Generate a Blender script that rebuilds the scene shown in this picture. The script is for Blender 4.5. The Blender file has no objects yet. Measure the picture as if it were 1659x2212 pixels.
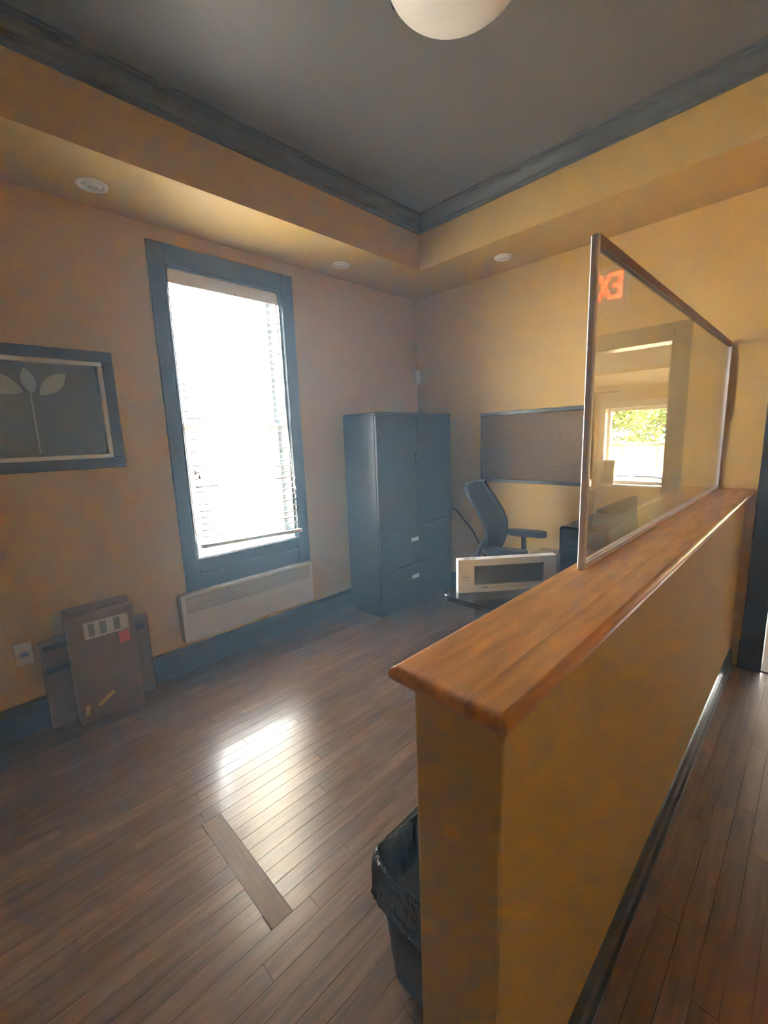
import bpy, bmesh, math, random
from mathutils import Vector, Matrix, Euler
random.seed(7)
S = bpy.context.scene
COL = S.collection

# ------------------------------------------------------------------ camera
H = 1.4355
yaw, pitch, roll = math.radians(45.5697), math.radians(-9.855), math.radians(-2.0736)
FPX = 932.35
fw = Vector((-math.sin(yaw)*math.cos(pitch), math.cos(yaw)*math.cos(pitch), math.sin(pitch)))
rt = Vector((math.cos(yaw), math.sin(yaw), 0)); up = rt.cross(fw)
CR = math.cos(roll)*rt + math.sin(roll)*up
CU = -math.sin(roll)*rt + math.cos(roll)*up
cam = bpy.data.cameras.new('camera'); camo = bpy.data.objects.new('camera', cam); COL.objects.link(camo)
m = Matrix((CR, CU, -fw)).transposed().to_4x4(); m.translation = (0, 0, H)
camo.matrix_world = m
cam.sensor_fit = 'VERTICAL'; cam.sensor_height = 36.0; cam.lens = 36.0*FPX/2212; cam.clip_start = .02
S.camera = camo

# ------------------------------------------------------------------ sky, sun, exposure
W = bpy.data.worlds.new('sky'); S.world = W; W.use_nodes = True
bg = W.node_tree.nodes['Background']; bg.inputs['Color'].default_value = (.88, .94, 1, 1); bg.inputs['Strength'].default_value = 1.0
sl = bpy.data.lights.new('sun_offscreen', 'SUN'); sl.energy = 4.0; sl.angle = math.radians(.6); sl.color = (1, .88, .70)
so = bpy.data.objects.new('sun_offscreen', sl); COL.objects.link(so)
so.rotation_euler = Vector((.10, .52, -.85)).to_track_quat('-Z', 'Y').to_euler()
S.view_settings.view_transform = 'Standard'; S.view_settings.look = 'None'
S.view_settings.gamma = 1; S.view_settings.use_curve_mapping = False
S.view_settings.exposure = 6.45

# ------------------------------------------------------------------ room numbers (metres)
XW, D = -2.7352, 3.1776          # window wall, far wall
XR, YB = 1.45, -2.6              # corridor wall, back wall
ZS, ZC = 2.637, 2.883            # soffit underside, foot of the crown
ZT = 2.965                       # tray ceiling
BX, AY = XW+.503, D-.53          # inner edges of the soffit
WT = .22                         # outer wall thickness
WY0, WY1, WZ0, WZ1 = 1.006, 1.75, .712, 2.447
XP = -.424                       # plane of the clear screen
D2 = 6.65                        # far wall of the next room
DX0, DX1, DZ = -.150, .70, 1.96  # doorway in the far wall
GZ = -.9                         # ground outside

# ------------------------------------------------------------------ materials
MATS = {}
def mat(name, col, rough=.6, metal=0, spec=.5, coat=0, var=0, vscale=3, bump=0, bscale=200, emit=None, estr=0, trans=0, stretch=None, rnd=0, sheen=0):
    if name in MATS: return MATS[name]
    M = bpy.data.materials.new(name); M.use_nodes = True; MATS[name] = M
    nt = M.node_tree; b = nt.nodes['Principled BSDF']
    b.inputs['Base Color'].default_value = (*col, 1); b.inputs['Roughness'].default_value = rough
    b.inputs['Metallic'].default_value = metal; b.inputs['Specular IOR Level'].default_value = spec
    b.inputs['Coat Weight'].default_value = coat; b.inputs['Coat Roughness'].default_value = .17 if name == 'oak_floor' else .12
    b.inputs['Transmission Weight'].default_value = trans
    if sheen: b.inputs['Sheen Weight'].default_value = sheen
    if emit: b.inputs['Emission Color'].default_value = (*emit, 1); b.inputs['Emission Strength'].default_value = estr
    tc = None
    if var or bump:
        tc = nt.nodes.new('ShaderNodeNewGeometry'); vec = tc.outputs['Position']
        if stretch:
            mp = nt.nodes.new('ShaderNodeMapping'); mp.inputs['Scale'].default_value = stretch
            nt.links.new(vec, mp.inputs['Vector']); vec = mp.outputs[0]
    if var:
        n = nt.nodes.new('ShaderNodeTexNoise'); n.inputs['Scale'].default_value = vscale; n.inputs['Detail'].default_value = 5
        nt.links.new(vec, n.inputs['Vector'])
        r = nt.nodes.new('ShaderNodeValToRGB'); e = r.color_ramp.elements
        e[0].position, e[1].position = .3, .7
        e[0].color = (*[c*(1-var) for c in col], 1); e[1].color = (*[min(1, c*(1+var)) for c in col], 1)
        nt.links.new(n.outputs['Fac'], r.inputs[0]); nt.links.new(r.outputs[0], b.inputs['Base Color'])
        if rnd:
            oi = nt.nodes.new('ShaderNodeObjectInfo'); hs = nt.nodes.new('ShaderNodeHueSaturation')
            mr = nt.nodes.new('ShaderNodeMapRange'); mr.inputs['To Min'].default_value = 1-rnd; mr.inputs['To Max'].default_value = 1+rnd
            nt.links.new(oi.outputs['Random'], mr.inputs['Value']); nt.links.new(mr.outputs[0], hs.inputs['Value'])
            nt.links.new(r.outputs[0], hs.inputs['Color']); nt.links.new(hs.outputs[0], b.inputs['Base Color'])
            ad = nt.nodes.new('ShaderNodeVectorMath'); ad.operation = 'ADD'
            mu = nt.nodes.new('ShaderNodeMath'); mu.operation = 'MULTIPLY'; mu.inputs[1].default_value = 60
            nt.links.new(oi.outputs['Random'], mu.inputs[0])
            nt.links.new(vec, ad.inputs[0]); nt.links.new(mu.outputs[0], ad.inputs[1]); nt.links.new(ad.outputs[0], n.inputs['Vector'])
    if bump:
        n2 = nt.nodes.new('ShaderNodeTexNoise'); n2.inputs['Scale'].default_value = bscale; n2.inputs['Detail'].default_value = 3
        nt.links.new(vec, n2.inputs['Vector'])
        bp = nt.nodes.new('ShaderNodeBump'); bp.inputs['Strength'].default_value = bump; bp.inputs['Distance'].default_value = .02 if name == 'bag_plastic' else .004
        nt.links.new(n2.outputs['Fac'], bp.inputs['Height']); nt.links.new(bp.outputs[0], b.inputs['Normal'])
    return M

def clear(name, tint=(1, 1, 1), ior=1.5):
    """thin clear sheet: Fresnel mix of a sharp reflection and straight transmission"""
    M = bpy.data.materials.new(name); M.use_nodes = True; MATS[name] = M
    nt = M.node_tree; nt.nodes.remove(nt.nodes['Principled BSDF'])
    t = nt.nodes.new('ShaderNodeBsdfTransparent'); t.inputs[0].default_value = (*tint, 1)
    g = nt.nodes.new('ShaderNodeBsdfGlossy'); g.inputs['Roughness'].default_value = 0
    f = nt.nodes.new('ShaderNodeFresnel'); f.inputs['IOR'].default_value = ior
    # same Fresnel weight when a ray leaves the sheet through its far face
    ge = nt.nodes.new('ShaderNodeNewGeometry'); mx = nt.nodes.new('ShaderNodeMix')
    mx.inputs['A'].default_value = ior; mx.inputs['B'].default_value = 1/ior
    nt.links.new(ge.outputs['Backfacing'], mx.inputs['Factor']); nt.links.new(mx.outputs[0], f.inputs['IOR'])
    x = nt.nodes.new('ShaderNodeMixShader')
    nt.links.new(f.outputs[0], x.inputs[0]); nt.links.new(t.outputs[0], x.inputs[1]); nt.links.new(g.outputs[0], x.inputs[2])
    nt.links.new(x.outputs[0], nt.nodes['Material Output'].inputs[0])
    return M

mat('gold_paint', (.64, .415, .115), .62, var=.03, vscale=2, bump=.06, bscale=260)
mat('ceiling_paint', (.20, .195, .18), .55, var=.03, vscale=2)
mat('crown_paint', (.125, .14, .14), .38)
mat('charcoal_trim', (.030, .034, .036), .28, coat=.3)
mat('white_paint', (.80, .80, .77), .45)
mat('cream_paint', (.80, .66, .40), .6)
mat('outside_wall', (.62, .55, .45), .8, var=.1)
mat('oak_floor', (.215, .118, .060), .30, coat=.65, var=.32, vscale=9, stretch=(6, .55, 6), bump=.05, bscale=60, rnd=.22)
mat('oak_dull', (.205, .115, .060), .42, var=.25, vscale=9, stretch=(.55, 6, 6))
mat('floor_gap', (.09, .05, .026), .8)
mat('oak_cap', (.62, .275, .072), .32, coat=.2, var=.26, vscale=5, stretch=(9, 1.1, 9), bump=.05, bscale=90, rnd=.10)
mat('slat_white', (.86, .86, .84), .42)
mat('sash_brown', (.30, .18, .12), .5)
mat('black_metal', (.022, .024, .025), .34, coat=.2, bump=.03, bscale=400)
mat('black_plastic', (.014, .015, .016), .42)
mat('black_gloss', (.010, .011, .012), .16, coat=.5)
mat('bag_plastic', (.012, .012, .013), .20, spec=1.0, bump=1.0, bscale=38, stretch=(1, 1, .45))
mat('mesh_fabric', (.030, .030, .029), .8, bump=.5, bscale=700)
mat('chrome', (.76, .76, .78), .16, metal=1)
mat('aluminium', (.80, .77, .79), .45, metal=.15)
mat('heater_white', (.74, .72, .66), .45)
mat('heater_grille', (.42, .44, .44), .5)
mat('cork', (.20, .13, .065), .9, var=.25, vscale=90, bump=.3, bscale=300)
mat('frame_dark', (.045, .05, .05), .35)
mat('silver', (.62, .63, .62), .4, metal=.4)
mat('print_dark', (.045, .06, .055), .4)
mat('print_leaf', (.30, .36, .33), .5)
mat('card', (.26, .165, .085), .85, var=.08, vscale=12)
mat('card_dark', (.20, .125, .065), .85, var=.08, vscale=12)
mat('card_ink', (.07, .06, .06), .8)
mat('label_white', (.70, .70, .66), .6)
mat('label_grey', (.25, .26, .26), .6)
mat('label_red', (.75, .10, .07), .6)
mat('tape_yellow', (.62, .42, .10), .5)
mat('box_white', (.90, .87, .86), .45)
mat('print_grey', (.16, .16, .17), .5)
mat('key_grey', (.10, .10, .105), .5)
mat('text_grey', (.38, .38, .39), .5)
mat('plate_white', (.75, .74, .68), .4)
mat('slot_dark', (.03, .03, .03), .6)
mat('dome_glass', (.82, .79, .74), .35, coat=.3)
mat('can_white', (.80, .79, .76), .4)
mat('lamp_face', (.70, .70, .68), .25)
mat('exit_red', (.9, .06, .03), .5, emit=(1, .05, .02), estr=.16)
mat('exit_case', (.62, .58, .48), .5)
mat('curtain', (.60, .36, .12), .85, sheen=.2)
mat('wood_pale', (.55, .36, .17), .5, var=.2, vscale=20)
mat('bark', (.12, .075, .045), .9, var=.3, vscale=30)
mat('leaf', (.070, .120, .015), .55, var=.55, vscale=4)
mat('fence_wood', (.20, .15, .085), .85, var=.25, vscale=6, stretch=(6, 6, .6), rnd=.35)
mat('ground', (.58, .55, .50), .9, var=.12, vscale=1.5)
mat('car_blue', (.015, .03, .14), .15, coat=1)
mat('car_glass', (.02, .025, .03), .05)
mat('tyre', (.02, .02, .02), .8)
mat('hub', (.5, .5, .52), .3, metal=.9)
mat('pen_blue', (.02, .06, .35), .3)
mat('asphalt', (.06, .06, .065), .9, var=.2, vscale=6)
mat('rail_shade_brown', (.22, .15, .08), .6)  # brown puts the rail's shade and the reflected wall into its colour
mat('sash_grey', (.45, .46, .44), .5)
mat('room_floor', (.20, .11, .055), .35, var=.2, vscale=8, stretch=(6, .6, 6))
mat('ceramic', (.75, .78, .72), .3)
clear('screen_acrylic', (.99, .99, .97), 1.49)
clear('window_glass', (.97, .98, .97), 1.5)

# ------------------------------------------------------------------ mesh helpers
def new_obj(name, bm, m, parent=None, smooth=False, loc=None, rot=None):
    me = bpy.data.meshes.new(name); bmesh.ops.recalc_face_normals(bm, faces=bm.faces[:]); bm.to_mesh(me); bm.free()
    return link(name, me, m, parent, smooth, loc, rot)
def link(name, me, m, parent=None, smooth=False, loc=None, rot=None):
    if m is not None and not me.materials: me.materials.append(MATS[m] if isinstance(m, str) else m)
    if smooth:
        for p in me.polygons: p.use_smooth = True
    o = bpy.data.objects.new(name, me); COL.objects.link(o)
    if parent: o.parent = parent
    if loc is not None: o.location = loc
    if rot is not None: o.rotation_euler = rot
    return o
def box(bm, a, b, bev=0, seg=1):
    x0, y0, z0 = [min(p, q) for p, q in zip(a, b)]; x1, y1, z1 = [max(p, q) for p, q in zip(a, b)]
    vs = [bm.verts.new(p) for p in ((x0,y0,z0),(x1,y0,z0),(x1,y1,z0),(x0,y1,z0),(x0,y0,z1),(x1,y0,z1),(x1,y1,z1),(x0,y1,z1))]
    fs = [bm.faces.new([vs[i] for i in f]) for f in ((0,3,2,1),(4,5,6,7),(0,1,5,4),(1,2,6,5),(2,3,7,6),(3,0,4,7))]
    if bev:
        es = list({e for f in fs for e in f.edges})
        bmesh.ops.bevel(bm, geom=es, offset=bev, segments=seg, affect='EDGES', profile=.5)
    return bm
def B(a, b, bev=0, seg=1):
    return box(bmesh.new(), a, b, bev, seg)
def boxes(*lst, bev=0):
    bm = bmesh.new()
    for a, b in lst: box(bm, a, b, bev)
    return bm
def tube(bm, pts, r, n=10, caps=True):
    pts = [Vector(p) for p in pts]; rs = r if isinstance(r, (list, tuple)) else [r]*len(pts)
    rings = []; prev = None
    for i, p in enumerate(pts):
        d = (pts[min(i+1, len(pts)-1)]-pts[max(i-1, 0)]).normalized()
        if prev is None:
            a = Vector((0, 0, 1)) if abs(d.z) < .9 else Vector((1, 0, 0)); u = d.cross(a).normalized()
        else:
            u = (prev-d*prev.dot(d)).normalized()
        prev = u; v = d.cross(u)
        rings.append([bm.verts.new(p+rs[i]*(math.cos(2*math.pi*k/n)*u+math.sin(2*math.pi*k/n)*v)) for k in range(n)])
    for a, b in zip(rings, rings[1:]):
        for k in range(n): bm.faces.new((a[k], a[(k+1) % n], b[(k+1) % n], b[k]))
    if caps: bm.faces.new(rings[0][::-1]); bm.faces.new(rings[-1])
    return bm
def T(pts, r, n=10): return tube(bmesh.new(), pts, r, n)
def lathe(prof, n=40, c=(0, 0, 0)):
    bm = bmesh.new(); rings = []
    for r, z in prof:
        if r < 1e-6: rings.append([bm.verts.new((c[0], c[1], c[2]+z))])
        else: rings.append([bm.verts.new((c[0]+r*math.cos(2*math.pi*k/n), c[1]+r*math.sin(2*math.pi*k/n), c[2]+z)) for k in range(n)])
    for a, b in zip(rings, rings[1:]):
        for k in range(n):
            j = (k+1) % n
            if len(a) == 1 and len(b) == 1: continue
            if len(a) == 1: bm.faces.new((a[0], b[k], b[j]))
            elif len(b) == 1: bm.faces.new((a[k], a[j], b[0]))
            else: bm.faces.new((a[k], a[j], b[j], b[k]))
    return bm
def prism(poly, ax, a, b, bev=0):
    """extrude a 2-D polygon along axis ax from a to b"""
    bm = bmesh.new()
    def P(p, t):
        l = list(p); l.insert(ax, t); return l
    A = [bm.verts.new(P(p, a)) for p in poly]; C = [bm.verts.new(P(p, b)) for p in poly]
    bm.faces.new(A); bm.faces.new(C[::-1]); n = len(poly)
    for i in range(n): bm.faces.new((A[i], C[i], C[(i+1) % n], A[(i+1) % n]))
    if bev: bmesh.ops.bevel(bm, geom=bm.edges[:], offset=bev, segments=1, affect='EDGES')
    return bm
def xf(bm, M_): bmesh.ops.transform(bm, matrix=M_, verts=bm.verts[:]); return bm
def thing(name, label, cat, loc=(0, 0, 0), rz=0, group=None):
    o = bpy.data.objects.new(name, None); COL.objects.link(o); o.location = loc; o.rotation_euler = (0, 0, rz)
    o.empty_display_size = .1
    return tag(o, label, cat, group)
def tag(o, label, cat, group=None):
    o['label'] = label; o['category'] = cat
    if group: o['group'] = group
    return o
def struct(o, label=None):
    o['kind'] = 'structure'
    if label: o['label'] = label
    return o
def sempty(name, label=None):
    o = bpy.data.objects.new(name, None); COL.objects.link(o); o.empty_display_size = .1
    return struct(o, label)
def text_mesh(name, s, size, m, parent, M_, extrude=.0004, space=1.0, sx=1.0, bold=0):
    c = bpy.data.curves.new('lettering', 'FONT'); c.body = s; c.size = size; c.extrude = extrude
    c.align_x = 'CENTER'; c.align_y = 'CENTER'; c.space_character = space; c.offset = bold
    t = bpy.data.objects.new('lettering', c); COL.objects.link(t)
    bpy.context.view_layer.update()
    me = bpy.data.meshes.new_from_object(t.evaluated_get(bpy.context.evaluated_depsgraph_get()))
    bpy.data.objects.remove(t); bpy.data.curves.remove(c)
    me.materials.clear(); me.transform(Matrix.Diagonal((sx, 1, 1, 1))); me.transform(M_)
    return link(name, me, m, parent)

# ------------------------------------------------------------------ room shell
# window wall with its opening
x0, x1 = XW-WT, XW
struct(new_obj('wall_left', boxes(
    ((x0, YB-WT, GZ), (x1, WY0, 3.3)), ((x0, WY1, GZ), (x1, D2+WT, 3.3)),
    ((x0, WY0, GZ), (x1, WY1, WZ0)), ((x0, WY0, WZ1), (x1, WY1, 3.3))), 'gold_paint'), 'gold painted wall with the tall window')
# far wall with the doorway
y0, y1 = D, D+.14
struct(new_obj('wall_far', boxes(
    ((XW, y0, 0), (DX0, y1, 3.1)), ((DX1, y0, 0), (XR, y1, 3.1)), ((DX0, y0, DZ), (DX1, y1, 3.1))), 'gold_paint'), 'gold painted wall with cork board and doorway')
struct(new_obj('wall_right', B((XR, YB, GZ), (XR+WT, D+.14, 3.3)), 'gold_paint'), 'gold painted corridor wall')
struct(new_obj('wall_back', B((XW, YB-WT, GZ), (XR+WT, YB, 3.3)), 'gold_paint'), 'gold painted back wall')
# ceiling: slab + soffit ring around the tray
TX1, TY0 = .95, -2.1
ceil = struct(new_obj('ceiling', B((XW, YB, ZT), (XR, D, 3.1)), 'ceiling_paint'), 'grey painted tray ceiling')
new_obj('soffit', boxes(((XW, YB, ZS), (BX, D, ZT)), ((BX, AY, ZS), (XR, D, ZT)),
    ((TX1, YB, ZS), (XR, AY, ZT)), ((BX, YB, ZS), (TX1, TY0, ZT))), 'gold_paint', ceil)['label'] = 'gold painted dropped soffit'
struct(new_obj('ceiling_roof', B((XW-WT-.25, YB-WT, 3.3), (XR+1.6, D2+WT+.25, 3.45)), 'outside_wall'), 'flat roof over the rooms')
# mitred crown moulding round the tray
prof = [(0, -.006), (.012, -.006), (.014, .012), (.026, .018), (.034, .034), (.052, .052), (.068, .062), (.070, .074), (.082, .078), (.082, ZT-ZC), (0, ZT-ZC)]
bm = bmesh.new(); rings = []
for o_, z_ in prof:
    rings.append([bm.verts.new(p) for p in ((BX+o_, TY0+o_, ZC+z_), (TX1-o_, TY0+o_, ZC+z_), (TX1-o_, AY-o_, ZC+z_), (BX+o_, AY-o_, ZC+z_))])
for a, b in zip(rings, rings[1:]):
    for k in range(4): bm.faces.new((a[k], a[(k+1) % 4], b[(k+1) % 4], b[k]))
struct(new_obj('trim_1', bm, 'crown_paint'), 'grey crown moulding round the ceiling tray')

# ---- floor of narrow oak boards
floor = struct(new_obj('floor', B((XW, YB, -.12), (XR, D, -.012)), 'floor_gap'), 'brown oak strip floor')
struct(new_obj('floor_slab', B((XW, YB-.0, GZ), (XR, D, -.12)), 'ground'), 'slab below the oak floor')
def plank_mesh(L, w):
    g, h, c = .0003, .012, .0006
    bm = bmesh.new()
    x, y = w/2-g, L/2-g
    lo = [bm.verts.new(p) for p in ((-x,-y,-h),(x,-y,-h),(x,y,-h),(-x,y,-h))]
    mi = [bm.verts.new(p) for p in ((-x,-y,-c),(x,-y,-c),(x,y,-c),(-x,y,-c))]
    tp = [bm.verts.new(p) for p in ((-x+c,-y+c,0),(x-c,-y+c,0),(x-c,y-c,0),(-x+c,y-c,0))]
    for a, b in ((lo, mi), (mi, tp)):
        for k in range(4): bm.faces.new((a[k], a[(k+1) % 4], b[(k+1) % 4], b[k]))
    bm.faces.new(tp)
    me = bpy.data.meshes.new('plank'); bmesh.ops.recalc_face_normals(bm, faces=bm.faces[:]); bm.to_mesh(me); bm.free()
    me.materials.append(MATS['oak_floor']); return me
PW = .0572
PATCH = (XW+21*PW, .470, XW+30*PW, .542)         # a board let in across the others
lens_ = [round(.25+.05*k, 2) for k in range(22)]; pm = {}
planks = []
nx = int((XR-XW)/PW)
for i in range(nx+1):
    xc = XW+(i+.5)*PW
    wv = PW if xc+PW/2 <= XR else XR-(xc-PW/2)
    if wv < .01: continue
    segs = []; inp = PATCH[0] < xc < PATCH[2]
    stops = [YB] + ([PATCH[1], PATCH[3]] if inp else []) + [D]
    spans = [(YB, PATCH[1]), (PATCH[3], D)] if inp else [(YB, D)]
    for s0, s1 in spans:
        y = s0; first = True
        while y < s1-1e-6:
            L = random.choice(lens_)
            if first and not inp: L = random.uniform(.1, .9)
            first = False
            L = min(L, s1-y)
            if s1-(y+L) < .12: L = s1-y
            segs.append((y, L)); y += L
    for y, L in segs: planks.append((xc if wv == PW else xc-PW/2+wv/2, y+L/2, L, wv))
def shows(x, y):
    d = Vector((x, y, 0))-Vector((0, 0, H)); z = d.dot(fw)
    if z < .05: return 0
    u = FPX*d.dot(CR)/z; v = -FPX*d.dot(CU)/z
    if abs(u) > 900 or abs(v) > 1180: return 0
    if x > -.46 and x < .2 and y > .5 and x < -.28: return 0
    return 1/z
sc = sorted(range(len(planks)), key=lambda k: -shows(planks[k][0], planks[k][1])*(planks[k][2]**.5))
keep = set(sc[:298]); rest = bmesh.new()
for k, (x, y, L, wv) in enumerate(planks):
    key = (round(L, 2), round(wv, 4))
    if k in keep:
        if key not in pm: pm[key] = plank_mesh(L, wv)
        me = pm[key] if abs(key[0]-L) < 1e-4 else plank_mesh(L, wv)
        o = bpy.data.objects.new('plank', me); COL.objects.link(o); o.parent = floor; o.location = (x, y, 0)
    else:
        box(rest, (x-wv/2+.0008, y-L/2+.0008, -.012), (x+wv/2-.0008, y+L/2-.0008, -.0002))
ro = new_obj('plank_field', rest, 'oak_floor', floor); ro['kind'] = 'stuff'
new_obj('patch_board', B((PATCH[0]+.0006, PATCH[1]+.0006, -.012), (PATCH[2]-.0006, PATCH[3]-.0006, .0002)), 'oak_dull', floor)['label'] = 'dull board let in across the other boards'

# ---- baseboards
def baseboard(name, poly, ax, a, b, m='charcoal_trim', label=None):
    return struct(new_obj(name, prism(poly, ax, a, b), m), label)
bt, bh = .016, .17
pl = [(XW, 0), (XW+bt, 0), (XW+bt, bh-.03), (XW+bt-.005, bh-.012), (XW+.006, bh), (XW, bh)]
bl = baseboard('baseboard_left', pl, 1, YB, D, label='dark baseboard along the window wall')
pf = [(D, 0), (D-bt, 0), (D-bt, bh-.03), (D-bt+.005, bh-.012), (D-.006, bh), (D, bh)]
baseboard('baseboard_far', [(y, z) for y, z in pf], 0, XW, -.46, label='dark baseboard along the far wall')

# ---- half wall with cap
HX0, HX1, HY0 = -.454, -.284, .500
struct(new_obj('wall_partition', B((HX0, HY0, 0), (HX1, D, 1.04), .006, 2), 'gold_paint'), 'low gold half wall carrying the oak counter')
ph = [(HX1, 0), (HX1+.022, 0), (HX1+.022, .018), (HX1+.014, .03), (HX1+.014, .085), (HX1+.006, .105), (HX1, .108)]
baseboard('baseboard_partition', ph, 1, HY0+.002, D-.02, label='dark baseboard along the half wall')
CX0, CX1, CY0 = -.4655, -.2515, .452
cap = thing('counter_top', 'long bullnosed oak counter top capping the low half wall', 'counter', ((CX0+CX1)/2, CY0, 1.04))
cxm, off = (CX0+CX1)/2, CY0
seam = -.318
def nose(d, r=.015):
    """half-round edge: depth d in from the lip -> half height"""
    return r if d >= r else math.sqrt(max(0, r*r-(r-d)**2))
def cap_board(xa, xb, left):
    r = .015; bm = bmesh.new(); dd = [0, .0006, .002, .004, .007, .0105, .015]
    xs = ([xa+d for d in dd]+[xb-.0003]) if left else ([xa+.0003]+[xb-d for d in dd[::-1]])
    ys = [CY0+d for d in dd]+[D]
    tp, lo = [], []
    for x in xs:
        tr, lr = [], []
        for y in ys:
            e = min(x-CX0, CX1-x, y-CY0); h = nose(e, r)
            tr.append(bm.verts.new((x-cxm, y-off, r+h))); lr.append(bm.verts.new((x-cxm, y-off, r-h)))
        tp.append(tr); lo.append(lr)
    nx_, ny_ = len(xs), len(ys)
    for i in range(nx_-1):
        for j in range(ny_-1):
            bm.faces.new((tp[i][j], tp[i+1][j], tp[i+1][j+1], tp[i][j+1])); bm.faces.new((lo[i][j], lo[i][j+1], lo[i+1][j+1], lo[i+1][j]))
    ks = nx_-1 if left else 0
    for j in range(ny_-1):
        f = bm.faces.new((tp[ks][j], tp[ks][j+1], lo[ks][j+1], lo[ks][j]))
        for e in f.edges: e.smooth = False
    for i in range(nx_-1): bm.faces.new((tp[i][-1], tp[i+1][-1], lo[i+1][-1], lo[i][-1]))
    bmesh.ops.remove_doubles(bm, verts=bm.verts[:], dist=1e-6)
    return bm
for xa, xb, left in ((CX0, seam, True), (seam, CX1, False)):
    o = new_obj('board', cap_board(xa, xb, left), 'oak_cap', cap)
    for p in o.data.polygons: p.use_smooth = .02 < abs(p.normal.z) < .999
# ------------------------------------------------------------------ window 1
w1 = sempty('window_1', 'tall double hung window with dark casing')
c0, c1, cz1, cz0 = .9155, 1.8482, 2.551, .515
xt = XW+.020
for nm, a, b in (('casing', (XW-.001, c0, cz0), (xt, WY0, cz1)), ('casing', (XW-.001, WY1, cz0), (xt, c1, cz1)),
                 ('casing', (XW-.001, WY0, WZ1), (xt, WY1, cz1)), ('casing', (XW-.001, WY0, .632), (xt-.004, WY1, WZ0)),
                 ('apron', (XW-.001, WY0, cz0), (xt-.008, WY1, .618))):
    new_obj(nm, B(a, b, .003), 'charcoal_trim', w1)
new_obj('stool', B((XW-.001, WY0, .618), (xt+.006, WY1, .632), .004, 2), 'charcoal_trim', w1)
# inner edge bead on the casing
for a, b in (((XW, WY0-.016, WZ0), (xt+.006, WY0-.002, WZ1)), ((XW, WY1+.002, WZ0), (xt+.006, WY1+.016, WZ1))):
    new_obj('bead', B(a, b, .003), 'charcoal_trim', w1)
# jambs, head and sill of the opening
jm = .012
for a, b in (((XW-WT, WY0-.001, WZ0), (XW, WY0+jm, WZ1)), ((XW-WT, WY1-jm, WZ0), (XW, WY1+.001, WZ1)), ((XW-WT, WY0, WZ1-jm), (XW, WY1, WZ1+.001))):
    new_obj('jamb', B(a, b), 'charcoal_trim', w1)
new_obj('sill', prism([(XW-WT-.05, WZ0-.03), (XW+.004, WZ0-.02), (XW+.004, WZ0+.008), (XW-WT-.05, WZ0-.005)], 1, WY0, WY1), 'white_paint', w1)
def sash(w, WY0, WY1, nm, xs, za, zb, rail_b, rail_t, m):
    s = bpy.data.objects.new(nm, None); COL.objects.link(s); s.parent = w; s.empty_display_size = .1
    a, b = WY0+jm+.006, WY1-jm-.006; st = .040; t = .032
    new_obj('stile', B((xs, a, za), (xs+t, a+st, zb), .003), m, s); new_obj('stile', B((xs, b-st, za), (xs+t, b, zb), .003), m, s)
    new_obj('rail', B((xs, a+st, za), (xs+t, b-st, za+rail_b), .003), m, s); new_obj('rail', B((xs, a+st, zb-rail_t), (xs+t, b-st, zb), .003), m, s)
    new_obj('glass', B((xs+t/2-.002, a+st-.004, za+rail_b-.004), (xs+t/2+.002, b-st+.004, zb-rail_t+.004)), 'window_glass', s)
sash(w1, WY0, WY1, 'upper_sash', XW-.185, 1.525, WZ1-jm, .040, .05, 'sash_grey')
sash(w1, WY0, WY1, 'lower_sash', XW-.148, WZ0+.006, 1.565, .065, .045, 'sash_grey')
new_obj('sash_lock', boxes(((XW-.116, 1.36, 1.565), (XW-.09, 1.42, 1.578)), ((XW-.112, 1.385, 1.578), (XW-.10, 1.395, 1.60)), bev=.002), 'sash_brown', w1)
for ya, yb in ((WY0+jm+.006, 1.16), (1.60, WY1-jm-.006)):
    new_obj('rail_end_shade', B((XW-.1165, ya, 1.528), (XW-.112, yb, 1.560), .001), 'sash_brown', w1)  # brown strips paint the backlit tone onto the meeting rail ends

# ---- blind
bx = XW-.048
blind = thing('window_blind', 'white slatted blind, slats open, hanging crooked in the tall window', 'blind', (bx, (WY0+WY1)/2, .76))
bY0, bY1 = WY0+.018, WY1-.018; bc = (bY0+bY1)/2; hw = (bY1-bY0)/2; oz = .76
def local(p): return (p[0]-bx, p[1]-bc, p[2]-oz)
new_obj('head_rail', B(local((bx-.027, bY0-.004, 2.375)), local((bx+.030, bY1+.004, 2.430)), .003), 'slat_white', blind)
new_obj('valance', B(local((bx+.031, bY0-.004, 2.355)), local((bx+.038, bY1+.004, 2.432)), .002), 'slat_white', blind)
# one slightly crowned slat, shared
bm = bmesh.new(); n = 6; sw = .025; tk = .0028
up_ = [[bm.verts.new((-sw+2*sw*k/n, y, .004*(1-((2*k/n)-1)**2)+tk)) for k in range(n+1)] for y in (-hw, hw)]
dn_ = [[bm.verts.new((-sw+2*sw*k/n, y, .004*(1-((2*k/n)-1)**2))) for k in range(n+1)] for y in (-hw, hw)]
for k in range(n):
    bm.faces.new((up_[0][k], up_[0][k+1], up_[1][k+1], up_[1][k])); bm.faces.new((dn_[0][k+1], dn_[0][k], dn_[1][k], dn_[1][k+1]))
    for e in (0, 1): bm.faces.new((up_[e][k], up_[e][k+1], dn_[e][k+1], dn_[e][k]))
for k in (0, n): bm.faces.new((up_[0][k], up_[1][k], dn_[1][k], dn_[0][k]))
bmesh.ops.recalc_face_normals(bm, faces=bm.faces[:])
slat = bpy.data.meshes.new('slat'); bm.to_mesh(slat); bm.free(); slat.materials.append(MATS['slat_white'])
for p in slat.polygons: p.use_smooth = abs(p.normal.z) > .5
ns = 37
def sway(z):            # the blind hangs out into the room towards its foot
    t = max(0, (2.36-z)/(2.36-.76)); return .085*t**1.6, .022*t**1.3
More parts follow.
